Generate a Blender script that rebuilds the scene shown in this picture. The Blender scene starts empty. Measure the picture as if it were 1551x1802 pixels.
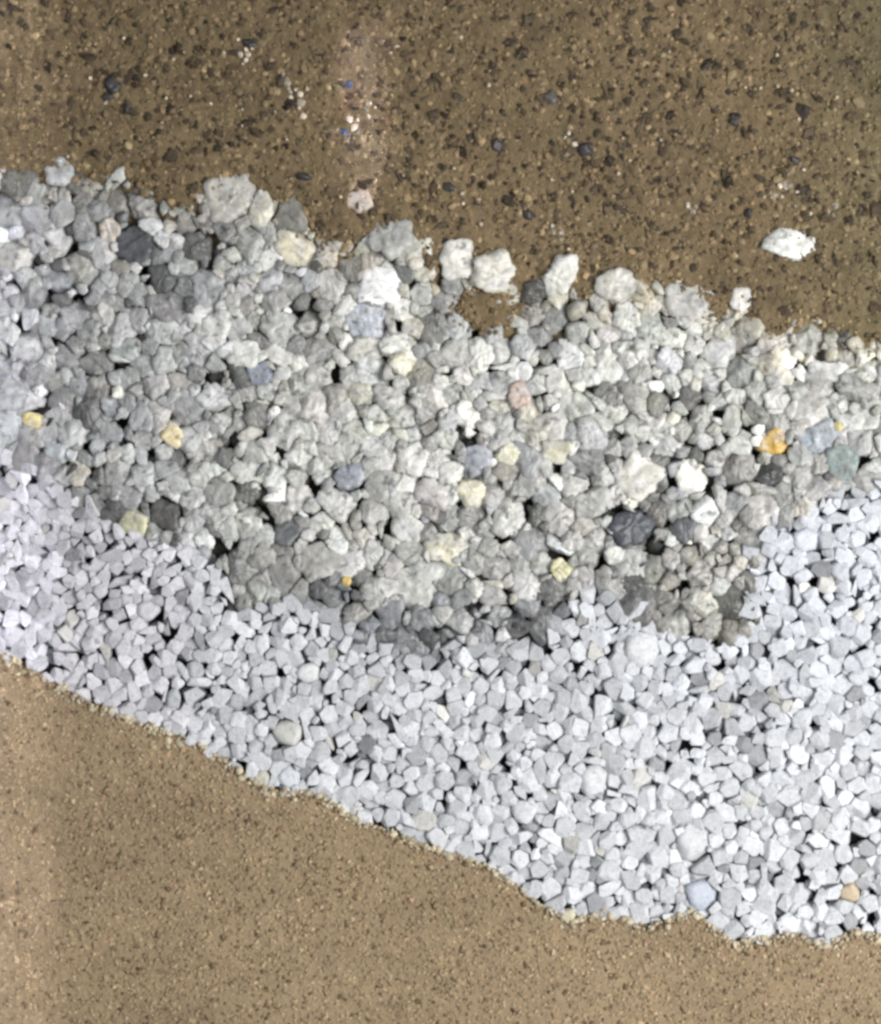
import bpy, bmesh, math, random, itertools
import numpy as np
from mathutils import Vector, kdtree

random.seed(11); rng = np.random.default_rng(11)
S = 1e-4                       # one photograph pixel is a tenth of a millimetre
BASE = 2150                    # photograph row of the bottom of the bed
def P(px, py, d=0.0):          # photograph pixel (and depth in the same unit) -> metres
    return ((px - 775.5) * S, d * S, (BASE - py) * S)
scene = bpy.context.scene
col = scene.collection

# ------------------------------------------------------------------ camera
cam = bpy.data.cameras.new('camera'); cam_o = bpy.data.objects.new('camera', cam); col.objects.link(cam_o)
DIST = 0.5
cam.sensor_fit = 'VERTICAL'; cam.sensor_height = 24.0; cam.lens = 24.0 * DIST / (1802 * S)
cam.clip_start = 0.01; cam.clip_end = 50
cam_o.location = (0, -DIST, (BASE - 901) * S); cam_o.rotation_euler = (math.pi / 2, 0, 0)
scene.camera = cam_o
CZ = (BASE - 901) * S

# ------------------------------------------------------------------ world, lamps, exposure
w = bpy.data.worlds.new('World'); scene.world = w; w.use_nodes = True
bg = w.node_tree.nodes['Background']; bg.inputs[0].default_value = (0.92, 0.96, 1.0, 1); bg.inputs[1].default_value = 0.25
def area(name, loc, target, sx, sy, power, color, spread=180):
    l = bpy.data.lights.new(name, 'AREA'); l.shape = 'RECTANGLE'; l.size = sx; l.size_y = sy
    l.energy = power; l.color = color; l.spread = math.radians(spread)
    o = bpy.data.objects.new(name, l); col.objects.link(o); o.location = loc
    o.rotation_euler = (Vector(target) - Vector(loc)).to_track_quat('-Z', 'Y').to_euler()
    return o
area('key_lamp', (0.34, -0.39, CZ - 0.06), (0.04, 0, CZ - 0.03), 0.28, 0.28, 3.7, (1.0, 0.985, 0.96))
area('fill_lamp', (-0.50, -0.62, CZ + 0.36), (0, 0, CZ), 0.4, 0.5, 1.1, (0.93, 0.95, 1.0))
# a narrow strip of lilac light down the left edge and a short one on the soil (lamps added to imitate glare on a pane left out)
area('added_glare_lamp', (P(30, 0)[0], -0.6, CZ), (P(30, 0)[0], 0, CZ), 0.012, 0.36, 0.0088, (0.80, 0.82, 1.0), 1.2)
area('added_short_glare_lamp', (P(635, 0)[0], -0.6, P(0, 190)[2]), (P(635, 0)[0], 0, P(0, 190)[2]), 0.003, 0.026, 0.0015, (0.74, 0.78, 1.0), 1.2)
vs = scene.view_settings
vs.view_transform = 'Standard'; vs.look = 'None'; vs.exposure = 0.0; vs.gamma = 1.0; vs.use_curve_mapping = False
scene.cycles.pixel_filter_type = 'BLACKMAN_HARRIS'
scene.cycles.filter_width = 3.1

# ------------------------------------------------------------------ helpers
def lin(c):
    c = np.asarray(c, float) / 255.0
    return np.where(c <= 0.04045, c / 12.92, ((c + 0.055) / 1.055) ** 2.4)
def soften(c, k):
    c = np.asarray(c, float); return c.mean() + (c - c.mean()) * k
def poly(pts):
    xs = np.array([p[0] for p in pts], float); ys = np.array([p[1] for p in pts], float)
    return lambda x: np.interp(x, xs, ys)
A = poly([(-600, 250), (0, 285), (43, 288), (120, 290), (230, 300), (300, 345), (345, 335), (400, 308), (470, 325), (530, 365), (560, 412), (600, 425), (640, 405),
          (700, 385), (730, 410), (755, 470), (790, 430), (830, 440), (880, 462), (925, 505), (960, 480), (990, 460), (1015, 490), (1045, 508), (1100, 482), (1210, 488),
          (1255, 540), (1310, 522), (1350, 572), (1400, 560), (1440, 548), (1508, 580), (1560, 590), (2200, 660)])
B = poly([(-600, 560), (0, 795), (43, 818), (100, 850), (150, 890), (210, 930), (290, 952), (340, 965), (385, 1010), (420, 1068), (540, 1058), (600, 1092), (650, 1130),
          (740, 1145), (800, 1122), (880, 1150), (950, 1132), (985, 1062), (1060, 1032), (1110, 1070), (1190, 1120), (1300, 1132), (1335, 1080), (1325, 960),
          (1350, 922), (1430, 890), (1450, 850), (1508, 858), (1560, 850), (2200, 800)][0:24] + [(1345, 985), (1360, 930), (1430, 892), (1455, 856), (1508, 860), (1560, 850), (2200, 800)])
C = poly([(-600, 930), (0, 1150), (43, 1172), (130, 1225), (200, 1258), (300, 1290), (350, 1312), (400, 1345), (450, 1380), (500, 1396), (560, 1398), (620, 1440), (690, 1466),
          (740, 1490), (800, 1505), (860, 1526), (910, 1560), (950, 1595), (1000, 1622), (1060, 1612), (1140, 1634), (1220, 1606), (1250, 1630), (1290, 1660), (1400, 1646),
          (1440, 1665), (1508, 1642), (1560, 1650), (2200, 1730)])
XL, XR, YT, YB = -300, 1850, -260, 2148

def fbm(x, y, seed, scale):
    r = np.random.default_rng(seed); v = np.zeros_like(np.asarray(x, float)); amp = 1.0
    for o in range(4):
        for k in range(4):
            a = r.uniform(0, 2 * np.pi); f = 2 * np.pi / scale * (2 ** o) * r.uniform(.7, 1.3); ph = r.uniform(0, 6.28)
            v = v + amp * np.sin((np.cos(a) * x + np.sin(a) * y) * f + ph + 1.3 * np.sin((np.sin(a) * x - np.cos(a) * y) * f * .7 + ph * 2))
        amp *= .55
    return v / 4.0

def icosphere(n):
    t = (1 + 5 ** .5) / 2
    v = [(-1, t, 0), (1, t, 0), (-1, -t, 0), (1, -t, 0), (0, -1, t), (0, 1, t), (0, -1, -t), (0, 1, -t), (t, 0, -1), (t, 0, 1), (-t, 0, -1), (-t, 0, 1)]
    f = [(0, 11, 5), (0, 5, 1), (0, 1, 7), (0, 7, 10), (0, 10, 11), (1, 5, 9), (5, 11, 4), (11, 10, 2), (10, 7, 6), (7, 1, 8), (3, 9, 4), (3, 4, 2), (3, 2, 6), (3, 6, 8), (3, 8, 9), (4, 9, 5), (2, 4, 11), (6, 2, 10), (8, 6, 7), (9, 8, 1)]
    v = [np.array(p) / np.linalg.norm(p) for p in v]
    for _ in range(n):
        mid = {}; nf = []
        def m(a, b):
            k = (min(a, b), max(a, b))
            if k not in mid:
                p = v[a] + v[b]; v.append(p / np.linalg.norm(p)); mid[k] = len(v) - 1
            return mid[k]
        for a, b, c in f:
            ab, bc, ca = m(a, b), m(b, c), m(c, a)
            nf += [(a, ab, ca), (b, bc, ab), (c, ca, bc), (ab, bc, ca)]
        f = nf
    return np.array(v), np.array(f)
ICO = [icosphere(k) for k in range(4)]
ICO.append((np.array([(1, 0, 0), (-1, 0, 0), (0, 1, 0), (0, -1, 0), (0, 0, 1), (0, 0, -1)], float), np.array([(0, 2, 4), (2, 1, 4), (1, 3, 4), (3, 0, 4), (2, 0, 5), (1, 2, 5), (3, 1, 5), (0, 3, 5)])))   # 4: octahedron

def mesh_from(name, verts, faces, tint=None, smooth=True, material=None):
    me = bpy.data.meshes.new(name)
    n, k = len(verts), faces.shape[1]
    me.vertices.add(n); me.vertices.foreach_set('co', np.ascontiguousarray(verts, dtype=np.float32).ravel())
    me.loops.add(faces.size); me.loops.foreach_set('vertex_index', np.ascontiguousarray(faces, dtype=np.int32).ravel())
    me.polygons.add(len(faces)); me.polygons.foreach_set('loop_start', np.arange(0, faces.size, k, dtype=np.int32))
    me.polygons.foreach_set('loop_total', np.full(len(faces), k, dtype=np.int32))
    me.polygons.foreach_set('use_smooth', np.full(len(faces), smooth, dtype=bool))
    if tint is not None:
        at = me.attributes.new('tint', 'FLOAT_COLOR', 'POINT')
        t = np.ones((n, 4), np.float32); t[:, :3] = tint
        at.data.foreach_set('color', t.ravel())
    me.update(calc_edges=True); me.validate()
    if material: me.materials.append(material)
    return me
def link(name, me, loc=(0, 0, 0), label=None, cat=None, group=None, kind=None):
    o = bpy.data.objects.new(name, me); col.objects.link(o); o.location = loc
    if label: o['label'] = label
    if cat: o['category'] = cat
    if group: o['group'] = group
    if kind: o['kind'] = kind
    return o

# ------------------------------------------------------------------ materials
def material(name, rough, spec, mott, mscale, bump, bscale, speck=0.0, sscale=4000, coat=0.0, sss=0.0, patch=0.0):
    m = bpy.data.materials.new(name); m.use_nodes = True
    nt = m.node_tree; N = nt.nodes; L = nt.links; b = N['Principled BSDF']
    at = N.new('ShaderNodeAttribute'); at.attribute_name = 'tint'
    geo = N.new('ShaderNodeNewGeometry')
    n1 = N.new('ShaderNodeTexNoise'); n1.inputs['Scale'].default_value = mscale; n1.inputs['Detail'].default_value = 8; n1.inputs['Roughness'].default_value = .7
    n1.inputs['Distortion'].default_value = .6
    L.new(geo.outputs['Position'], n1.inputs['Vector'])
    mr = N.new('ShaderNodeMapRange'); mr.inputs[1].default_value = .3; mr.inputs[2].default_value = .7; mr.inputs[3].default_value = 1 - mott; mr.inputs[4].default_value = 1 + mott
    L.new(n1.outputs['Fac'], mr.inputs[0])
    mul = N.new('ShaderNodeVectorMath'); mul.operation = 'SCALE'
    L.new(at.outputs['Color'], mul.inputs[0]); L.new(mr.outputs[0], mul.inputs['Scale'])
    last = mul.outputs[0]
    if patch:
        bw = N.new('ShaderNodeRGBToBW'); L.new(last, bw.inputs[0])
        n4 = N.new('ShaderNodeTexNoise'); n4.inputs['Scale'].default_value = 420; n4.inputs['Detail'].default_value = 4
        L.new(geo.outputs['Position'], n4.inputs['Vector'])
        r4 = N.new('ShaderNodeMapRange'); r4.inputs[1].default_value = .42; r4.inputs[2].default_value = .62; r4.inputs[3].default_value = 0; r4.inputs[4].default_value = patch
        L.new(n4.outputs['Fac'], r4.inputs[0])
        mx = N.new('ShaderNodeMix'); mx.data_type = 'RGBA'; L.new(r4.outputs[0], mx.inputs['Factor']); L.new(last, mx.inputs['A']); L.new(bw.outputs[0], mx.inputs['B'])
        last = mx.outputs['Result']
    if speck:
        n3 = N.new('ShaderNodeTexNoise'); n3.inputs['Scale'].default_value = sscale; n3.inputs['Detail'].default_value = 2
        L.new(geo.outputs['Position'], n3.inputs['Vector'])
        r3 = N.new('ShaderNodeMapRange'); r3.inputs[1].default_value = .60; r3.inputs[2].default_value = .72; r3.inputs[3].default_value = 1; r3.inputs[4].default_value = 1 - speck
        L.new(n3.outputs['Fac'], r3.inputs[0])
        m2 = N.new('ShaderNodeVectorMath'); m2.operation = 'SCALE'; L.new(last, m2.inputs[0]); L.new(r3.outputs[0], m2.inputs['Scale']); last = m2.outputs[0]
    L.new(last, b.inputs['Base Color'])
    if sss:
        b.inputs['Subsurface Weight'].default_value = sss; b.inputs['Subsurface Scale'].default_value = 1.0; b.inputs['Subsurface Radius'].default_value = (9e-4, 8e-4, 7e-4)
    b.inputs['Roughness'].default_value = rough; b.inputs['Specular IOR Level'].default_value = spec; b.inputs['Coat Weight'].default_value = coat
    n2 = N.new('ShaderNodeTexNoise'); n2.inputs['Scale'].default_value = bscale; n2.inputs['Detail'].default_value = 4
    L.new(geo.outputs['Position'], n2.inputs['Vector'])
    bp = N.new('ShaderNodeBump'); bp.inputs['Strength'].default_value = bump; bp.inputs['Distance'].default_value = 3e-4
    L.new(n2.outputs['Fac'], bp.inputs['Height']); L.new(bp.outputs[0], b.inputs['Normal'])
    return m
M_coarse = material('wet_coarse_gravel', .40, .5, .46, 430, .5, 1500, .55, 620, 0.0, .35, .55)
M_fine = material('pale_crushed_gravel', .55, .4, .20, 900, .6, 2200, .30, 1500)
M_soil = material('brown_soil', .75, .25, .30, 900, .8, 2400, .45, 1700)
M_sand = material('tan_sand', .8, .2, .22, 1300, .8, 3000, .40, 2300)
M_grain = material('mineral_grain', .6, .35, .12, 2500, .3, 4000)
M_glint = material('glassy_quartz', .18, .6, .08, 2500, .25, 3000)
M_dark = material('dark_mineral', .38, .5, .25, 1500, .5, 2500)
M_gap_shade = material('painted_gap_shade', .7, .25, .3, 900, .6, 1800)  # near-black backing that paints in the shade of the gravel gaps

# ------------------------------------------------------------------ large structure: the solid beds and the added dark backing
def slab(name, top, bottom, nx, nz, front, back, tint, mat, label):
    xs = np.linspace(XL, XR, nx); t = np.linspace(0, 1, nz)
    X = np.repeat(xs[:, None], nz, 1); T = top(xs)[:, None]; Bm = bottom(xs)[:, None]
    Y = T + (Bm - T) * t[None, :]
    D = front(X, Y)
    f = np.stack([(X - 775.5) * S, D * S, (BASE - Y) * S], -1).reshape(-1, 3)
    i = np.arange(nx * nz).reshape(nx, nz)
    q = np.stack([i[:-1, :-1], i[:-1, 1:], i[1:, 1:], i[1:, :-1]], -1).reshape(-1, 4)
    n = nx * nz
    rim = np.concatenate([i[:, 0], i[-1, 1:], i[-2::-1, -1], i[0, -2:0:-1]])
    nxt = np.roll(rim, -1)
    bk = f[rim].copy(); bk[:, 1] = back * S; m = len(rim); e = np.arange(m)
    sides = np.stack([rim, nxt, n + (e + 1) % m, n + e], -1)
    faces = np.concatenate([q, sides]); tf = tint(X, Y).reshape(-1, 3)
    tt = np.concatenate([tf, tf[rim]])
    return link(name, mesh_from(name, np.concatenate([f, bk]), faces, tt, True, mat), label=label, kind='structure')

def soil_base(x, y):          # colour of the upper brown layer: darker towards the top, darker and greener to the right edge, redder middle
    x = np.asarray(x, float); y = np.asarray(y, float)
    n = fbm(x, y, 5, 420)[..., None]
    c = lin((124, 107, 80)) * np.ones(x.shape + (3,))
    c = c * (1 + .15 * n) * (1 + .12 * fbm(x, y, 6, 90)[..., None])
    c = c * (1 + .08 * np.clip((y - 250) / 250, -1, 1))[..., None]
    e = np.clip((x - 1330) / 250, 0, 1)[..., None]
    return c * (1 - .16 * e) * np.array([1, 1, 1]) + e * np.array([-.012, .004, .0])
def sand_base(x, y):
    x = np.asarray(x, float); y = np.asarray(y, float)
    n = fbm(x, y, 9, 500)[..., None]
    c = lin((160, 140, 112)) * np.ones(x.shape + (3,))
    return c * (1 + .08 * n) * (1 + .06 * fbm(x, y, 12, 110)[..., None])
def pocket(x, y): return np.clip(1.6 - np.hypot((x - 858) / 66, (y - 545) / 44), 0, 1)
def soil_front(X, Y):
    below = np.clip((Y - A(X)) / 60, 0, 1) * (1 - pocket(X, Y))
    r = np.random.default_rng(3).normal(0, 1.0, X.shape)
    return 6 + 3.0 * fbm(X, Y, 21, 70) + 1.9 * fbm(X, Y, 22, 22) + r * .9 + 26 * below
def sand_front(X, Y):
    r = np.random.default_rng(4).normal(0, 1.0, X.shape)
    near = np.clip(1 - (Y - C(X)) / 14, 0, 1)
    return 5 + 1.2 * fbm(X, Y, 31, 60) + .8 * fbm(X, Y, 32, 14) + r * .6 + 7 * near
slab('soil_bed', lambda x: np.full_like(x, YT), lambda x: A(x) + 135, 430, 190, soil_front, 500, lambda X, Y: soil_base(X, Y) * .8, M_soil, 'brown sandy soil forming the top layer')
slab('gap_shade_core', lambda x: A(x) + 138, lambda x: C(x) - 3, 160, 60, lambda X, Y: 44 + 5 * fbm(X, Y, 41, 80), 500, lambda X, Y: lin((50, 49, 47)) * np.ones(X.shape + (3,)), M_gap_shade, 'added dark backing painting the shade in the gravel gaps')  # added backing, coloured dark to give the gaps their shade
slab('sand_bed', C, lambda x: np.full_like(x, YB), 430, 170, sand_front, 500, lambda X, Y: sand_base(X, Y) * .86, M_sand, 'fine tan sand forming the bottom layer')

# ------------------------------------------------------------------ stones
def stone_shape(r, planes_n, planes_d, p, lod, rough=.05):
    d, f = ICO[lod]
    n = np.asarray(planes_n); n = n / np.linalg.norm(n, axis=1)[:, None]
    k = np.maximum(d @ n.T / np.asarray(planes_d)[None, :], 0)
    rad = (np.sum(k ** p, 1) + (1 / (1.55 * r)) ** p) ** (-1 / p)
    for s in (2.2, 4.5, 9.0, 14.0):
        a = rng.normal(0, s, 3); b = rng.normal(0, s, 3)
        w = np.sin(d @ a + rng.uniform(0, 6)) * np.cos(d @ b + rng.uniform(0, 6))
        rad = rad * (1 + rough * (2.2 / s) ** .45 * (w if s < 5 else .4 * w + .6 * (1 - 2 * np.abs(w))))
    return d * rad[:, None], f
TRIPLES = {}
def chip_shape(planes_n, planes_d, rmax):
    """The exact convex polyhedron the planes cut out, a few dozen facets."""
    n = np.asarray(planes_n, float); n = n / np.linalg.norm(n, axis=1)[:, None]; d = np.asarray(planes_d, float)
    o = np.argsort(d)[:17]; bx = np.vstack([np.eye(3), -np.eye(3)])
    n = np.vstack([n[o], bx]); d = np.concatenate([d[o], np.full(6, rmax)])
    k = len(d)
    if k not in TRIPLES: TRIPLES[k] = np.array(list(itertools.combinations(range(k), 3)))
    t = TRIPLES[k]; Mx = n[t]; det = np.linalg.det(Mx); ok = np.abs(det) > 1e-3
    v = np.linalg.solve(Mx[ok], d[t[ok]][:, :, None])[:, :, 0]
    v = v[np.all(v @ n.T <= d[None, :] + 1e-6 * rmax, axis=1)]
    bm = bmesh.new()
    for p in v: bm.verts.new(p)
    bmesh.ops.remove_doubles(bm, verts=bm.verts, dist=.07 * rmax)
    r = bmesh.ops.convex_hull(bm, input=bm.verts)
    junk = [g for g in r['geom_interior'] + r['geom_unused'] if isinstance(g, bmesh.types.BMVert)]
    if junk: bmesh.ops.delete(bm, geom=list(set(junk)), context='VERTS')
    bmesh.ops.dissolve_limit(bm, angle_limit=.05, verts=bm.verts, edges=bm.edges)
    bmesh.ops.bevel(bm, geom=list(bm.edges), offset=.10 * rmax, offset_type='OFFSET', segments=1, profile=.5, affect='EDGES', clamp_overlap=True)
    bmesh.ops.triangulate(bm, faces=bm.faces)
    bm.verts.index_update()
    V = np.array([q.co[:] for q in bm.verts]); F = np.array([[q.index for q in f.verts] for f in bm.faces])
    bm.free()
    return V, F
def pack(region, fixed, classes, tries, slack, xr, yr):
    """Dart throwing from large to small; FIXED [(x, y, r)] first."""
    pts = list(fixed); cell = 40; grid = {}
    for i, q in enumerate(pts): grid.setdefault((int(q[0] // cell), int(q[1] // cell)), []).append(i)
    for (r0, r1), n in zip(classes, tries):
        cx = rng.uniform(xr[0], xr[1], n); cy = rng.uniform(yr[0], yr[1], n); cr = rng.uniform(r0, r1, n)
        ok = region(cx, cy, cr)
        for x, y, r in zip(cx[ok], cy[ok], cr[ok]):
            gx, gy = int(x // cell), int(y // cell); good = True
            for i in range(gx - 2, gx + 3):
                for j in range(gy - 2, gy + 3):
                    for k in grid.get((i, j), ()):
                        q = pts[k]
                        if (q[0] - x) ** 2 + (q[1] - y) ** 2 < (slack * (q[2] + r)) ** 2: good = False; break
                    if not good: break
                if not good: break
            if good:
                grid.setdefault((gx, gy), []).append(len(pts)); pts.append((x, y, r))
    return np.array(pts)
def build_stones(pts, special, gap, p_range, lod, depth, capk=1.16, flat=(.5, .85), elong=.3, rough=.05, ncap=(4, 7), partner=None, chips=False):
    """One chipped polyhedron a point: its cell in the packing, cut by tilted front planes. Returns [(centre px, verts m, faces)]."""
    kd = kdtree.KDTree(len(pts))
    for i, q in enumerate(pts): kd.insert((q[0], q[1], 0), i)
    kd.balance(); out = []
    partner = partner or {}
    for i, (x, y, r) in enumerate(pts):
        n, d = [], []
        sp = special.get(i)
        g = rng.uniform(*gap); q = partner.get(i); own = [(x, y, r)]
        if q is not None:
            own.append(tuple(pts[q])); x, y = (x + pts[q][0]) / 2, (y + pts[q][1]) / 2
        for (co, j, dist0) in kd.find_n((x, y, 0), 15 if q is None else 20):
            if j == i or j == q or dist0 > 4.5 * r + 40: continue
            ox, oy, orr = min(own, key=lambda w: math.hypot(w[0] - co[0], w[1] - co[1]) - w[2])
            dist = math.hypot(co[0] - ox, co[1] - oy)
            rj = pts[j][2]; dd = (dist * dist + orr * orr - rj * rj) / (2 * dist)
            dd = min(max(dd, .42 * orr), 1.6 * orr) * g * rng.uniform(.86, 1.12)
            dd += ((co[0] - ox) * (ox - x) + (co[1] - oy) * (oy - y)) / dist
            if dd < .3 * r: dd = .3 * r
            a = math.atan2(-(co[1] - oy), co[0] - ox) + rng.normal(0, .16 if q is None else .08)
            n.append((math.cos(a), rng.uniform(-.35, .35), math.sin(a))); d.append(dd)
        if sp: rx, ry, ang = sp
        elif q is not None:
            L_ = math.hypot(own[1][0] - own[0][0], own[1][1] - own[0][1]) / 2
            rx, ry, ang = L_ + r, r * rng.uniform(.7, 1.0), math.atan2(-(own[1][1] - own[0][1]), own[1][0] - own[0][0])
        else:
            e = math.exp(rng.uniform(-elong, elong)); rx, ry, ang = r * e, r / e, rng.uniform(0, math.pi)
        ca, sa = math.cos(ang), math.sin(ang); nc = 8 if sp else rng.integers(*ncap); o = rng.uniform(0, 6.28)
        for k in range(nc):
            a = o + 2 * math.pi * (k + rng.uniform(-.33, .33)) / nc
            ux, uz = math.cos(a), math.sin(a)
            sup = math.hypot(rx * (ux * ca + uz * sa), ry * (-ux * sa + uz * ca))
            n.append((ux, rng.uniform(-.45, .45), uz)); d.append(sup * (capk if not sp else 1.0) * rng.uniform(.82, 1.08))
        fd = r * rng.uniform(*flat)
        n.append((rng.normal(0, .16), -1, rng.normal(0, .16))); d.append(fd)
        for k in range(rng.integers(2, 5)):
            a = rng.uniform(0, 6.28); t = rng.uniform(.25, 1.0)
            n.append((t * math.cos(a), -1, t * math.sin(a))); d.append(fd * rng.uniform(1.0, 1.5) * (1 + .25 * t) * (1.3 if sp else 1))
        n.append((rng.normal(0, .3), 1, rng.normal(0, .3))); d.append(r * rng.uniform(.6, .9))
        if chips and not sp: v, f = chip_shape(n, d, (1.5 if q is None else 2.4) * r)
        else: v, f = stone_shape(r * (1 if q is None else 1.7), n, d, rng.uniform(*p_range), lod(r) if callable(lod) else lod, rough)
        yc = (8.5 + .14 * r if y - A(x) < 32 else -v[:, 1].min() + rng.uniform(0, 1.5)) if sp else -v[:, 1].min() + depth(x, y, r)
        out.append(((x, y, yc), v * S, f))
    return out
def place(x, f):            # where in its layer: f is 0 at the layer's top, 1 at its foot
    a = 'far left' if x < 310 else 'left' if x < 620 else 'middle' if x < 930 else 'right' if x < 1240 else 'far right'
    return ('upper ' if f < .34 else 'central ' if f < .67 else 'lower ') + a
RANKS = ['largest', 'second largest', 'third largest', 'fourth largest']
rank_of = {}
def ranked(key):             # stones come from large to small within a kind and place
    k = rank_of[key] = rank_of.get(key, -1) + 1
    return RANKS[k] if k < len(RANKS) else 'small'
def partners(p, lo, hi, chance, first):
    """Pairs of neighbours that are one long stone: {i: j}, and the set of the swallowed j."""
    kd = kdtree.KDTree(len(p))
    for i, q in enumerate(p): kd.insert((q[0], q[1], 0), i)
    kd.balance(); out = {}; used = set()
    for i in range(first, len(p)):
        if i in used or not lo < p[i][2] < hi or rng.random() > chance: continue
        c = [j for (_, j, dist) in kd.find_n((p[i][0], p[i][1], 0), 7) if j >= first and j != i and j not in used and lo < p[j][2] < hi]
        if c:
            j = c[rng.integers(0, min(3, len(c)))]; out[i] = j; used |= {i, j}
    return out, set(out.values())
def dirword(dx, dy):
    if abs(dx) > 1.8 * abs(dy): return 'right of' if dx > 0 else 'left of'
    if abs(dy) > 1.8 * abs(dx): return 'below' if dy > 0 else 'above'
    return ('lower ' if dy > 0 else 'upper ') + ('right of' if dx > 0 else 'left of')

# the stones one can single out: x, y, half width, half height, tilt in degrees, colour, words
MARKED = [
 (106, 303, 27, 25, 0, (168, 172, 170), 'translucent grey white stone at the left edge of the gravel top'),
 (402, 350, 46, 46, 10, (176, 172, 160), 'big pale grey stone with an arched top under the brown soil'),
 (457, 366, 19, 36, -10, (196, 192, 172), 'narrow upright cream stone beside the arched grey stone'),
 (235, 430, 42, 34, 15, (92, 95, 102), 'dark slate grey stone near the left end of the gravel top'),
 (190, 404, 19, 28, 0, (193, 178, 162), 'small pinkish cream stone beside the slate grey stone'),
 (525, 440, 43, 32, -8, (210, 200, 168), 'cream stone with a faint brown crack near the gravel top'),
 (514, 380, 31, 34, 5, (147, 144, 130), 'greenish grey stone rising into the soil above the cream stone'),
 (686, 418, 38, 36, 20, (168, 168, 162), 'square light grey stone above the brightest white stone'),
 (670, 500, 42, 40, 0, (255, 254, 246), 'brightest white cream rounded stone near the gravel top'),
 (632, 352, 19, 24, 0, (196, 174, 152), 'small peach coloured stone alone in the brown soil'),
 (805, 458, 27, 40, -12, (214, 211, 198), 'white wedge stone standing up into the brown soil'),
 (868, 480, 42, 32, 0, (204, 200, 184), 'creamy white stone joined to the white wedge stone'),
 (937, 518, 22, 23, 0, (88, 85, 78), 'round dark stone beside the brown soil pocket'),
 (983, 487, 24, 42, -28, (212, 210, 198), 'slanting white stone pointing up into the soil'),
 (1393, 428, 46, 27, 4, (214, 214, 206), 'lone white oblong stone lying in the brown soil'),
 (1308, 530, 22, 24, 0, (204, 200, 188), 'small pale stone poking into the soil right of centre'),
 (1086, 500, 36, 28, -10, (196, 192, 178), 'pale cream stone at the foot of the soil'),
 (1210, 522, 36, 42, 10, (182, 180, 172), 'tall light grey stone rising into the soil at right'),
 (57, 740, 16, 16, 0, (218, 196, 112), 'yellow stone at the far left edge'),
 (301, 763, 20, 23, 0, (222, 202, 146), 'pale golden stone beside the ringed grey stone'),
 (428, 619, 28, 26, 0, (212, 212, 205), 'white squarish stone above the round blue grey stone'),
 (456, 659, 25, 24, 0, (138, 147, 166), 'round blue grey stone left of centre'),
 (247, 737, 22, 26, 0, (164, 165, 168), 'round grey stone ringed by a dark gap'),
 (232, 920, 30, 22, 10, (203, 200, 160), 'pale yellow stone near the lower left gravel edge'),
 (134, 830, 22, 22, 0, (200, 190, 170), 'beige stone at the left just above the fine gravel'),
 (376, 705, 44, 15, -4, (192, 194, 194), 'long flat pale stone below the round blue grey stone'),
 (505, 936, 26, 30, 0, (116, 118, 121), 'dark grey rounded stone in the lower left of the coarse gravel'),
 (727, 808, 38, 24, -6, (210, 209, 200), 'bright whitish stone near the middle of the coarse gravel'),
 (716, 930, 28, 28, 0, (200, 200, 194), 'pale round stone with a dark crescent gap at its left'),
 (728, 1030, 42, 42, 0, (190, 191, 184), 'large pale grey stone at the bottom middle of the coarse gravel'),
 (609, 1023, 9, 9, 0, (222, 182, 80), 'tiny amber stone left of the large pale bottom stone'),
 (709, 634, 27, 20, 0, (216, 209, 176), 'pale yellowish stone in the upper middle of the gravel'),
 (645, 567, 40, 34, 0, (186, 191, 202), 'light blue stone below the brightest white stone'),
 (612, 842, 28, 25, 0, (156, 162, 174), 'blue grey stone left of the middle of the coarse gravel'),
 (916, 656, 26, 15, 0, (215, 215, 212), 'white flat stone resting on the pink stone'),
 (913, 696, 23, 22, 0, (190, 163, 148), 'pink stone in the upper right gravel'),
 (1362, 781, 28, 19, 0, (220, 172, 64), 'bright orange yellow stone near the right edge'),
 (1442, 772, 40, 30, 10, (162, 173, 186), 'blue grey stone right of the orange stone'),
 (1490, 815, 28, 40, 0, (144, 162, 158), 'greenish blue stone at the right edge above the fine gravel'),
 (1474, 750, 14, 10, 0, (196, 178, 112), 'small dull yellow stone on top of the blue grey stone at right'),
 (895, 799, 23, 20, 0, (212, 208, 172), 'pale yellow stone right of the middle of the gravel'),
 (978, 791, 28, 20, 0, (196, 193, 166), 'faint yellow stone in the middle right of the gravel'),
 (1218, 841, 30, 32, 0, (220, 218, 204), 'round cream white stone right of the black hole'),
 (1122, 840, 46, 38, 0, (206, 203, 190), 'large cream stone left of the black hole'),
 (1246, 900, 28, 28, 0, (200, 207, 203), 'pale greenish white stone below the round cream stone'),
 (1110, 926, 40, 30, 15, (80, 85, 96), 'big dark slate stone at the lower right of the coarse gravel'),
 (1204, 934, 22, 22, 0, (104, 108, 116), 'smaller slate stone right of the big slate stone'),
 (828, 864, 29, 25, 0, (208, 201, 172), 'buff stone left of the tall grey stone'),
 (784, 962, 42, 25, -6, (206, 200, 170), 'oblong buff stone in the lower middle'),
 (986, 1003, 17, 23, 0, (214, 207, 152), 'small lemon coloured stone near the lower gravel edge'),
 (1414, 893, 20, 20, 0, (200, 193, 176), 'beige stone at the right on the fine gravel edge'),
 (897, 908, 30, 48, 8, (186, 186, 178), 'tall grey stone with a curved right side'),
 (842, 806, 34, 28, 0, (170, 175, 186), 'bluish stone beside the pale yellow stone'),
 (1040, 885, 36, 30, 20, (172, 172, 164), 'plain grey stone left of the big slate stone'),
 (560, 985, 46, 30, 0, (172, 171, 162), 'broad grey stone in the lower left of the coarse gravel'),
]
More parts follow.
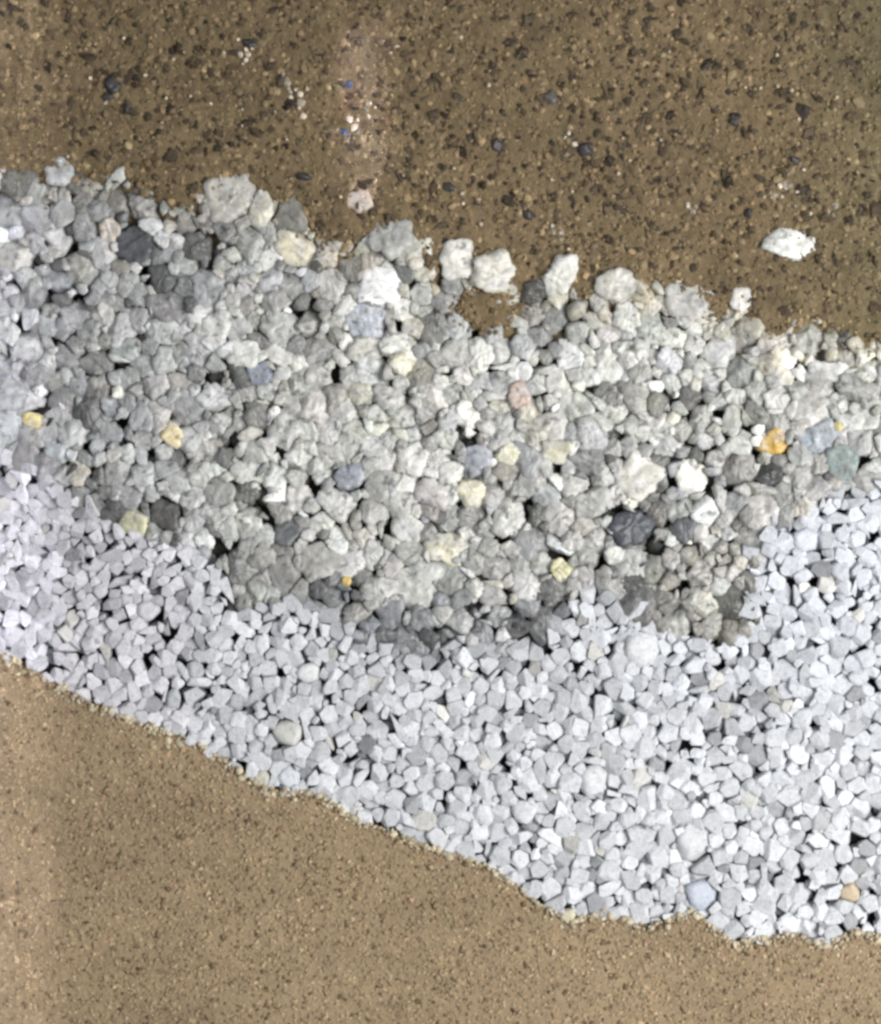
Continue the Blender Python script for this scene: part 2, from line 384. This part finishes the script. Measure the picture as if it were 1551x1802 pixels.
VOIDS = [(212, 745, 11), (222, 775, 9), (270, 797, 12), (772, 487, 13), (905, 470, 9), (1180, 848, 13), (1148, 952, 18), (1165, 975, 12), (852, 548, 34), (893, 572, 18), (814, 528, 16), (902, 545, 18), (850, 512, 14), (1082, 550, 9), (880, 945, 16), (385, 968, 15), (415, 962, 11),
         (460, 862, 9), (458, 885, 10), (462, 905, 8), (461, 768, 9), (403, 785, 10), (541, 853, 13), (505, 790, 8), (756, 1062, 9), (716, 1070, 8), (815, 775, 11), (690, 905, 8), (95, 601, 9), (80, 531, 7), (380, 665, 16), (1052, 645, 8), (1075, 765, 10), (975, 722, 7), (740, 600, 8), (378, 440, 9), (372, 462, 8), (235, 820, 7),
         (640, 880, 7), (860, 1085, 9), (870, 1112, 8), (600, 1085, 7), (250, 480, 12), (1480, 610, 7)]
def coarse_region(x, y, r):
    return (y > A(x) + .72 * r) & (y < B(x) - .55 * r)
def tone_coarse(x, y):
    n = float(fbm(np.array([x]), np.array([y]), 61, 330)[0])
    v = 180 + 13 * n
    t = np.array([1.0, 1.0, .975])
    if x < 380: v -= 14 * min(1, (380 - x) / 150); t = np.array([.995, 1.0, .995])
    if x > 560 and y < 760: v += 7; t = np.array([1.0, 1.0, .965])
    dB = float(B(x)) - y
    if dB < 130: v -= 24 * (1 - dB / 130)
    if 540 < x < 1000 and dB < 85: v -= 26; t = np.array([.99, 1.0, 1.01])
    if 1120 < x < 1340 and y > 960: v -= 16; t = np.array([1.0, .99, .95])
    dA = y - float(A(x))
    if dA < 70: t = t * np.array([1.01, .99, .945]); v -= 4
    if 1180 < x < 1400 and 800 < y < 900: v -= 14
    v += rng.normal(0, 15)
    if rng.random() < .14: v -= rng.uniform(20, 65)
    if rng.random() < .10: v += 26
    k = rng.random()
    if k < .10: t = t * np.array([.985, .997, 1.022])
    elif k < .20: t = t * np.array([1.015, 1.0, .97])
    return np.clip(v * t * (1 + rng.normal(0, .006, 3)), 40, 245)

fixed = [(m[0], m[1], (m[2] + m[3]) / 2) for m in MARKED] + VOIDS
special = {i: (m[2], m[3], math.radians(m[4])) for i, m in enumerate(MARKED)}
nM, nV = len(MARKED), len(MARKED) + len(VOIDS)
pts = pack(coarse_region, fixed, [(27, 34), (20, 26), (14, 19), (10, 14), (6.5, 9.5)], [330, 2300, 12000, 26000, 34000], .70, (XL, XR), (100, 1180))
def coarse_depth(x, y, r):
    return 2 + abs(rng.normal(0, 4.2)) + (4 if y - A(x) < 25 else 0)
cpart, cgone = partners(pts, 6, 17, .22, len(MARKED) + len(VOIDS))
stones = build_stones(pts, special, (1.05, 1.34), (20, 44), lambda r: 3 if r > 15 else 2, coarse_depth, 1.24, (.30, .55), .55, .115, (4, 7), cpart)
inframe = lambda x, y: 5 < x < 1546 and 5 < y < 1797
drop = np.zeros(len(pts), bool); drop[nM:nV] = True
for i in range(nV, len(pts)):
    if i in cgone: drop[i] = True
    elif i in cpart: continue
    elif pts[i, 2] < 15 and rng.random() < (.42 if pts[i, 2] < 10.5 else .12): drop[i] = True
cand = [i for i in range(nV, len(pts)) if not drop[i] and inframe(pts[i, 0], pts[i, 1])]
cand.sort(key=lambda i: -pts[i, 2]); chosen = set(cand[:300 - nM])
taken = set(); restv, restf, restt, off = [], [], [], 0
def tone_word(c):
    v = float(np.mean(c))
    return 'pale grey' if v > 184 else 'light grey' if v > 168 else 'mid grey' if v > 145 else 'dark grey'
def short(words):      # "yellow stone at the far left edge" stays whole: it already singles out its stone
    return words
for i in sorted(range(len(stones)), key=lambda i: (i >= nM, -pts[i, 2])):
    (x, y, yc), v, f = stones[i]
    if drop[i]: continue
    if i < nM:
        c = soften(MARKED[i][5], .72) * (1.02 if np.mean(MARKED[i][5]) > 150 else .95)
        if y - A(x) < 40 and np.mean(c) > 185 and 'brightest' not in MARKED[i][6]: c = c * .98
        c = np.clip(c, 20, 250)
        o = link('gravel_stone', mesh_from('gravel_stone', v, f, lin(c), True, M_coarse), P(x, y, yc), MARKED[i][6], 'stone', 'marked coarse gravel stones')
        continue
    c = tone_coarse(x, y)
    if i in chosen:
        lab = None
        near = sorted(range(nM), key=lambda k: math.hypot(MARKED[k][0] - x, MARKED[k][1] - y))[0]
        m = MARKED[near]; dx, dy = x - m[0], y - m[1]
        if math.hypot(dx, dy) < (m[2] + m[3]) / 2 + pts[i, 2] + 14:
            wd = dirword(dx, dy)
            if (near, wd) not in taken:
                taken.add((near, wd)); lab = f'{tone_word(c)} stone just {wd} the ' + m[6]
                lw = lab.split()
                if len(lw) > 16: lab = ' '.join(lw[:16])
                while lab.split()[-1] in ('the', 'a', 'of', 'at', 'in', 'near', 'with', 'above', 'below', 'beside', 'its', 'on', 'to', 'and', 'into', 'left', 'right', 'big', 'brown', 'fine', 'dark', 'round'): lab = ' '.join(lab.split()[:-1])
        grp = 'coarse gravel stones beside a marked stone'
        if lab is None:
            tw = tone_word(c); pl = place(x, (y - A(x)) / (B(x) - A(x))); lab = f'{ranked((tw, pl))} {tw} stone in the {pl} of the coarse gravel'; grp = f'{tw} stones of the coarse gravel'
        link('gravel_stone', mesh_from('gravel_stone', v, f, lin(c), True, M_coarse), P(x, y, yc), lab, 'stone', grp)
    else:
        restv.append(v + np.array(P(x, y, yc))); restf.append(f + off); off += len(v); restt.append(np.repeat(lin(c)[None], len(v), 0))
# a second, deeper course seen only through the gaps, its tint darkened to paint their shade
def deep_course(region, classes, tries, xr, yr, dep, tone):
    global off
    q = pack(region, [], classes, tries, .86, xr, yr)
    for (x, y, yc), v, f in build_stones(q, {}, (.96, 1.1), (10, 24), 1, lambda x, y, r: dep + rng.uniform(0, 6)):
        if rng.random() < .3: continue
        restv.append(v + np.array(P(x, y, yc))); restf.append(f + off); off += len(v); restt.append(np.repeat(lin(tone(x, y))[None], len(v), 0))
deep_course(lambda x, y, r: (y > A(x) + 50) & (y < B(x) + 30), [(18, 24), (12, 16)], [6000, 9000], (XL, XR), (100, 1200), 26, lambda x, y: np.array((1, .99, .96)) * rng.uniform(70, 120))  # dark tint puts the gap shade into the stone colour
link('coarse_gravel', mesh_from('coarse_gravel', np.concatenate(restv), np.concatenate(restf), np.concatenate(restt), True, M_coarse), label='grey coarse gravel packed between the larger stones', cat='gravel', kind='stuff')

# ------------------------------------------------------------------ fine white gravel
FINE_MARKED = [
 (1133, 1142, 29, 35, -25, (212, 215, 218), 'largest white chip at the top of the fine gravel'),
 (1236, 1576, 32, 27, 0, (186, 196, 214), 'bluish rounded stone at the foot of the fine gravel'),
 (1220, 1486, 33, 36, 0, (206, 209, 213), 'large round white stone above the bluish stone'),
 (1498, 1573, 20, 17, 0, (214, 190, 152), 'tan stone at the right edge of the fine gravel'),
 (1044, 1375, 30, 30, 20, (214, 216, 220), 'large angular white chip in the middle of the fine gravel'),
 (510, 1368, 23, 19, 0, (206, 212, 220), 'square white stone standing on the sand slope'),
 (463, 1370, 15, 15, 0, (212, 208, 190), 'cream chip beside the square white stone on the sand'),
 (505, 1290, 30, 24, -10, (214, 213, 206), 'large off white stone in the lower left of the fine gravel'),
 (305, 1232, 12, 24, 0, (196, 200, 206), 'upright oblong white chip near the left sand edge'),
 (545, 1184, 30, 10, -10, (220, 222, 224), 'thin white sliver lying in the fine gravel'),
 (1000, 1612, 16, 9, 20, (222, 212, 176), 'small cream chip on the sand slope'),
 (260, 1075, 20, 18, 0, (206, 204, 212), 'large lilac white chip in the left of the fine gravel'),
 (922, 1428, 24, 19, -15, (220, 222, 226), 'bright white oblong chip left of the large angular chip'),
 (1420, 950, 26, 20, 0, (208, 212, 224), 'bluish white chip high on the right of the fine gravel'),
]
def fine_region(x, y, r): return (y > B(x) + .30 * r) & (y < C(x) - .62 * r)
def tone_fine(x, y):
    n = float(fbm(np.array([x]), np.array([y]), 71, 300)[0])
    v = 199 + 6 * n; t = np.array([.988, .998, 1.018])
    k = min(max((520 - x) / 400, 0), 1); v -= 2 * k; t = t * (1 - k) + np.array([1.0, .992, 1.018]) * k
    k = min(max((x - 900) / 500, 0), 1) * min(max((1400 - y) / 300, 0), 1); t = t * (1 - .5 * k) + .5 * k * np.array([.978, .996, 1.034])
    v += rng.normal(0, 10)
    if rng.random() < .09: v -= rng.uniform(15, 50)
    if rng.random() < .03: t = np.array([1.006, 1.0, .98])
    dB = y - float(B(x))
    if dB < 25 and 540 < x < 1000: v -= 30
    return np.clip(v * t, 60, 246)
ff = [(m[0], m[1], (m[2] + m[3]) / 2) for m in FINE_MARKED]; fs = {i: (m[2], m[3], math.radians(m[4])) for i, m in enumerate(FINE_MARKED)}
nF = len(ff)
def fine_region_big(x, y, r):    # larger chips to the lower right, smaller to the upper left
    s = np.clip((x - 150) / 900, 0, 1) * .5 + np.clip((y - B(x)) / 350, 0, 1) * .5
    return fine_region(x, y, r) & (r < 12.5 + 8.5 * s)
fp = pack(fine_region_big, ff, [(16, 20), (12.5, 16), (9.5, 12.5), (7, 9.5), (5, 7)], [2600, 9000, 20000, 26000, 30000], .73, (XL, XR), (560, 1800))
fpart, fgone = partners(fp, 5, 14, .17, nF)
fstones = build_stones(fp, fs, (1.0, 1.2), (22, 50), 2, lambda x, y, r: 1 + abs(rng.normal(0, 5.0)), 1.18, (.35, .75), .6, .05, (3, 6), fpart, True)
fdrop = np.array([i in fgone or (i >= nF and i not in fpart and fp[i, 2] < 9.5 and rng.random() < .26) for i in range(len(fp))])
fc = [i for i in range(nF, len(fp)) if not fdrop[i] and inframe(fp[i, 0], fp[i, 1])]
fc.sort(key=lambda i: -fp[i, 2]); fch = set(fc[:300 - nF])
restv, restf, restt, off = [], [], [], 0; ftaken = set()
for i in sorted(range(len(fstones)), key=lambda i: (i >= nF, -fp[i, 2])):
    (x, y, yc), v, f = fstones[i]
    if fdrop[i]: continue
    if i < nF:
        link('gravel_chip', mesh_from('gravel_chip', v, f, lin(soften(FINE_MARKED[i][5], .7) * .94), True, M_fine), P(x, y, yc), FINE_MARKED[i][6], 'chip', 'marked fine gravel chips'); continue
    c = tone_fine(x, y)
    if i in fch:
        k = sorted(range(nF), key=lambda k: math.hypot(FINE_MARKED[k][0] - x, FINE_MARKED[k][1] - y))[0]; m = FINE_MARKED[k]
        lab = None; grp = 'fine gravel chips beside a marked chip'
        if math.hypot(x - m[0], y - m[1]) < (m[2] + m[3]) / 2 + fp[i, 2] + 14:
            wd = dirword(x - m[0], y - m[1])
            if (k, wd) not in ftaken: ftaken.add((k, wd)); lab = f'white chip just {wd} the {m[6]}'
            if lab and len(lab.split()) > 16: lab = ' '.join(lab.split()[:16])
        if lab is None:
            tw = 'bright white' if c.mean() > 214 else 'greyish white' if c.mean() > 190 else 'grey'
            pl = place(x, (y - B(x)) / (C(x) - B(x))); lab = f'{ranked((tw, pl, 1))} {tw} angular chip in the {pl} of the fine gravel'; grp = f'{tw} chips of the fine gravel'
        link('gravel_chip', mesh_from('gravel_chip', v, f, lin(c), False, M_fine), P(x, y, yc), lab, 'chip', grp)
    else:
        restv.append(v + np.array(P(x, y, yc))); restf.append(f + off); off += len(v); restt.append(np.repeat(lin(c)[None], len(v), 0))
deep_course(lambda x, y, r: (y > B(x) - 10) & (y < C(x) - 4), [(11, 15), (8, 10)], [12000, 16000], (XL, XR), (560, 1800), 17, lambda x, y: np.array((.98, 1, 1.03)) * rng.uniform(100, 155))  # greyed tint paints shade behind the white chips
link('fine_gravel', mesh_from('fine_gravel', np.concatenate(restv), np.concatenate(restf), np.concatenate(restt), False, M_fine), label='small white crushed gravel filling the pale band', cat='gravel', kind='stuff')

# ------------------------------------------------------------------ sand and soil grains
def grains(name, x, y, d, r, tint, mat, label, lod=0, smooth=False, flat=.75, jag=.18, aniso=.25):
    v0, f0 = ICO[lod]; n = len(x)
    q = rng.normal(size=(n, 4)); q /= np.linalg.norm(q, axis=1)[:, None]
    a, b, c, e = q.T
    R = np.stack([1 - 2 * (c * c + e * e), 2 * (b * c - e * a), 2 * (b * e + c * a), 2 * (b * c + e * a), 1 - 2 * (b * b + e * e), 2 * (c * e - b * a), 2 * (b * e - c * a), 2 * (c * e + b * a), 1 - 2 * (b * b + c * c)], -1).reshape(n, 3, 3)
    sc = r[:, None] * np.exp(rng.normal(0, aniso, (n, 3)))
    v = v0[None] * (1 + rng.uniform(-jag, jag, (n, len(v0), 1)))
    v = np.einsum('nij,nvj->nvi', R, v * sc[:, None, :])
    v[:, :, 1] *= flat
    ctr = np.stack([(x - 775.5), d, (BASE - y)], -1)
    v = (v + ctr[:, None, :]) * S
    f = (f0[None] + (np.arange(n) * len(v0))[:, None, None]).reshape(-1, 3)
    t = np.repeat(tint, len(v0), 0)
    return link(name, mesh_from(name, v.reshape(-1, 3), f, t, smooth, mat), label=label, cat='sand' if 'sand' in name else 'soil', kind='stuff')
def scatter(n, xr, yr, ok):
    x = rng.uniform(*xr, n); y = rng.uniform(*yr, n); k = ok(x, y); return x[k], y[k]
# upper soil
x, y = scatter(26000, (XL, XR), (YT, 660), lambda x, y: (y < A(x) + 6 + rng.exponential(13, len(x))) | (pocket(x, y) > .6))
base = soil_base(x, y); n = len(x)
t = base * np.exp(rng.normal(0, .26, n))[:, None] * (1 + rng.normal(0, .02, (n, 3)))
k = rng.random(n); t = np.where((k < .03)[:, None], base * 1.8, t); t = np.where((k > .95)[:, None], base * rng.uniform(.15, .5, n)[:, None], t)
r = np.clip(rng.lognormal(math.log(3.3), .35, n), 1.5, 8) * np.where(k > .90, 1.25, 1)
onst = np.clip((y - A(x)) / 20, 0, 1) * (1 - pocket(x, y))
d = 5 + 3.0 * fbm(x, y, 21, 70) + 1.9 * fbm(x, y, 22, 22) + rng.uniform(.5, 3.2, n) + 2 * onst
grains('soil_grains', x, y, d, r, t, M_grain, 'brown sand grains bedded in the top soil layer')
cx_ = rng.uniform(XL, XR, 260); cy_ = rng.uniform(YT, 560, 260); NS = 5200; w_ = rng.integers(0, 260, NS)
x = np.where(rng.random(NS) < .5, cx_[w_] + rng.normal(0, 38, NS), rng.uniform(XL, XR, NS)); y = np.where(rng.random(NS) < .5, cy_[w_] + rng.normal(0, 26, NS), rng.uniform(YT, 600, NS))
kk = (y < A(x) - 4) & (y > YT); x, y = x[kk], y[kk]; n = len(x)
d = 4.9 + 3.0 * fbm(x, y, 21, 70) + 1.9 * fbm(x, y, 22, 22) + rng.uniform(0, 2, n)
grains('dark_soil_grains_and_pits', x, y, d, np.clip(rng.lognormal(math.log(3.5), .45, n), 1.6, 8.5), lin((72, 60, 44)) * np.exp(rng.normal(0, .5, n))[:, None], M_grain, 'dark brown grains and painted pits peppering the top soil layer', 1, False, .55, .42, .36)  # many of these dark lumps paint the shade of small pits
# lower sand
x, y = scatter(62000, (XL, XR), (900, YB), lambda x, y: y > C(x) - 2 - rng.exponential(2.5, len(x)))
base = sand_base(x, y); n = len(x)
t = base * np.exp(rng.normal(0, .17, n))[:, None] * (1 + rng.normal(0, .03, (n, 3)))
k = rng.random(n); t = np.where((k < .05)[:, None], base * 1.4, t); t = np.where((k > .95)[:, None], base * .45, t)
r = np.clip(rng.lognormal(math.log(2.9), .28, n), 1.5, 5.5)
d = 4 + 1.2 * fbm(x, y, 31, 60) + .8 * fbm(x, y, 32, 14) + rng.uniform(-.3, 1.6, n)
grains('sand_grains', x, y, d, r, t, M_grain, 'tan sand grains covering the bottom layer', 4)
x, y = scatter(9500, (XL, XR), (930, YB), lambda x, y: y > C(x) + 6); n = len(x)
d = 4.5 + 1.2 * fbm(x, y, 31, 60) + .8 * fbm(x, y, 32, 14) + rng.uniform(0, 1.2, n)
grains('dark_sand_grains', x, y, d, np.clip(rng.lognormal(math.log(2.6), .3, n), 1.5, 4.2), lin((116, 97, 74)) * np.exp(rng.normal(-.05, .32, n))[:, None], M_grain, 'darker brown grains speckling the bottom sand', 0, True, .6, .3, .4)
x = rng.uniform(XL, XR, 900); y = C(x) + rng.exponential(7, 900) - 4; n = 900
grains('pale_sand_grains', x, y, rng.uniform(3, 8, n), np.clip(rng.lognormal(math.log(3.4), .4, n), 1.8, 7), lin((196, 184, 158)) * rng.uniform(.6, 1.2, n)[:, None], M_grain, 'pale grains and grit along the foot of the white gravel', 0, True, .8, .25, .3)
# ------------------------------------------------------------------ single grains in the soil
def lump(name, x, y, rx, ry, ang, c, mat, label, cat, group, depth=1.0, lod=2):
    n, d = [], []; ca, sa = math.cos(math.radians(ang)), math.sin(math.radians(ang)); o = rng.uniform(0, 6)
    for k in range(9):
        a = o + 2 * math.pi * k / 9; ux, uz = math.cos(a), math.sin(a)
        n.append((ux, rng.uniform(-.4, .4), uz)); d.append(math.hypot(rx * (ux * ca + uz * sa), ry * (-ux * sa + uz * ca)) * rng.uniform(.85, 1.05))
    rr = (rx + ry) / 2
    for k in range(5):
        n.append((rng.normal(0, .6), -1, rng.normal(0, .6))); d.append(rr * rng.uniform(.4, .8))
    n.append((0, 1, 0)); d.append(rr)
    v, f = stone_shape(rr, n, d, 18, lod, .16)
    return link(name, mesh_from(name, v * S, f, lin(c), lod > 1, mat), P(x, y, depth - v[:, 1].min() - rr * .35), label, cat, group)
G = 'single dark grains in the soil'
for a in [(199, 148, 15, 17, 0, 'largest black grain in the upper left soil'), (193, 170, 13, 11, 20, 'black grain under the largest one in the upper left soil'),
          (224, 192, 10, 7, 30, 'small black grain below the black pair at upper left'), (1034, 263, 19, 13, 10, 'charcoal grain in the middle right of the soil'),
          (1295, 210, 11, 12, 0, 'black grain in the right part of the soil'), (438, 76, 14, 9, 20, 'dark grain at the top of the soil left of centre'),
          (930, 377, 11, 8, -10, 'brown black grain above the slanting white stone'), (790, 330, 13, 8, -20, 'dark brown grain in the middle of the soil'),
          (840, 355, 7, 7, 0, 'little dark grain beside the dark brown middle grain'), (876, 257, 9, 10, 20, 'dark grain left of the charcoal grain'),
          (1320, 375, 11, 9, 0, 'dark grain left of the lone white stone'), (1400, 283, 12, 8, 0, 'dark grain above the right quartz cluster'),
          (497, 140, 10, 10, 0, 'black grain left of the blue specks'), (970, 170, 13, 12, 20, 'grey grain in the upper middle right soil'), (535, 310, 14, 8, 10, 'brown black grain above the greenish grey stone')]:
    lump('dark_grain', *a[:5], (58, 55, 55) if a[5] != 'grey grain in the upper middle right soil' else (92, 88, 84), M_dark, a[5], 'grain', G)
for a in [(614, 148, 7, 10, 0, 'upper blue speck in the soil'), (605, 232, 8, 6, 40, 'lower blue speck in the soil'), (612, 242, 5, 7, -30, 'tiny blue speck just under the lower one')]:
    lump('blue_grain', *a[:5], (80, 90, 118), M_glint, a[5], 'grain', 'blue specks in the soil', 3, 1)
for (cx, cy, n, sp, words) in [(1378, 332, 13, 24, 'in the cluster at the right of the soil'), (520, 172, 12, 26, 'in the cluster left of the upper blue speck'), (984, 408, 6, 14, 'in the cluster above the slanting white stone'),
                               (432, 95, 6, 15, 'in the cluster at the top left of the soil'), (632, 200, 8, 30, 'around the blue specks'), (187, 176, 3, 8, 'on the black pair at upper left'), (1220, 365, 5, 10, 'left of the lone white stone'),
                               (1000, 245, 5, 30, 'beside the charcoal grain'), (1460, 375, 6, 20, 'above the lone white stone at right')]:
    for k in range(n):
        x, y = cx + rng.normal(0, sp * .55), cy + rng.normal(0, sp * .5); rr = rng.uniform(2.5, 6.5)
        lump('quartz_grain', x, y, rr * rng.uniform(.8, 1.5), rr, rng.uniform(0, 180), tuple(np.array((206, 192, 172)) * rng.uniform(.62, 1.1)), M_glint, 'tiny white quartz grain ' + words, 'grain', 'quartz grains ' + words, 2.5, 1)
for k in range(60):
    x = rng.uniform(50, 1500); y = rng.uniform(60, float(A(x)) - 12)
    rr = rng.uniform(2.0, 3.8)
    lump('quartz_grain', x, y, rr, rr, 0, tuple(np.array((214, 198, 174)) * rng.uniform(.65, 1.05)), M_glint, f'lone glinting quartz grain in the {place(x, y / float(A(x)))} of the top soil', 'grain', 'scattered quartz grains', -.5, 1)
dx_, dy_ = [], []
for k in range(85):
    x = rng.uniform(20, 1535); y = rng.uniform(20, float(A(x)) - 8)
    if rng.random() < .35 and y < 150: continue
    rr = rng.uniform(3.2, 6.2)
    lump('dark_grain', x, y, rr * rng.uniform(.9, 1.5), rr * .85, rng.uniform(-40, 40), tuple(np.array((52, 42, 30)) * rng.uniform(.6, 1.3)), M_grain, f'dark brown grain standing in for a shaded pit in the {place(x, y / float(A(x)))} of the top soil', 'grain', 'scattered dark grains standing in for pits in the soil', 4.0, 2)  # dark colour and low seat imitate shaded pits
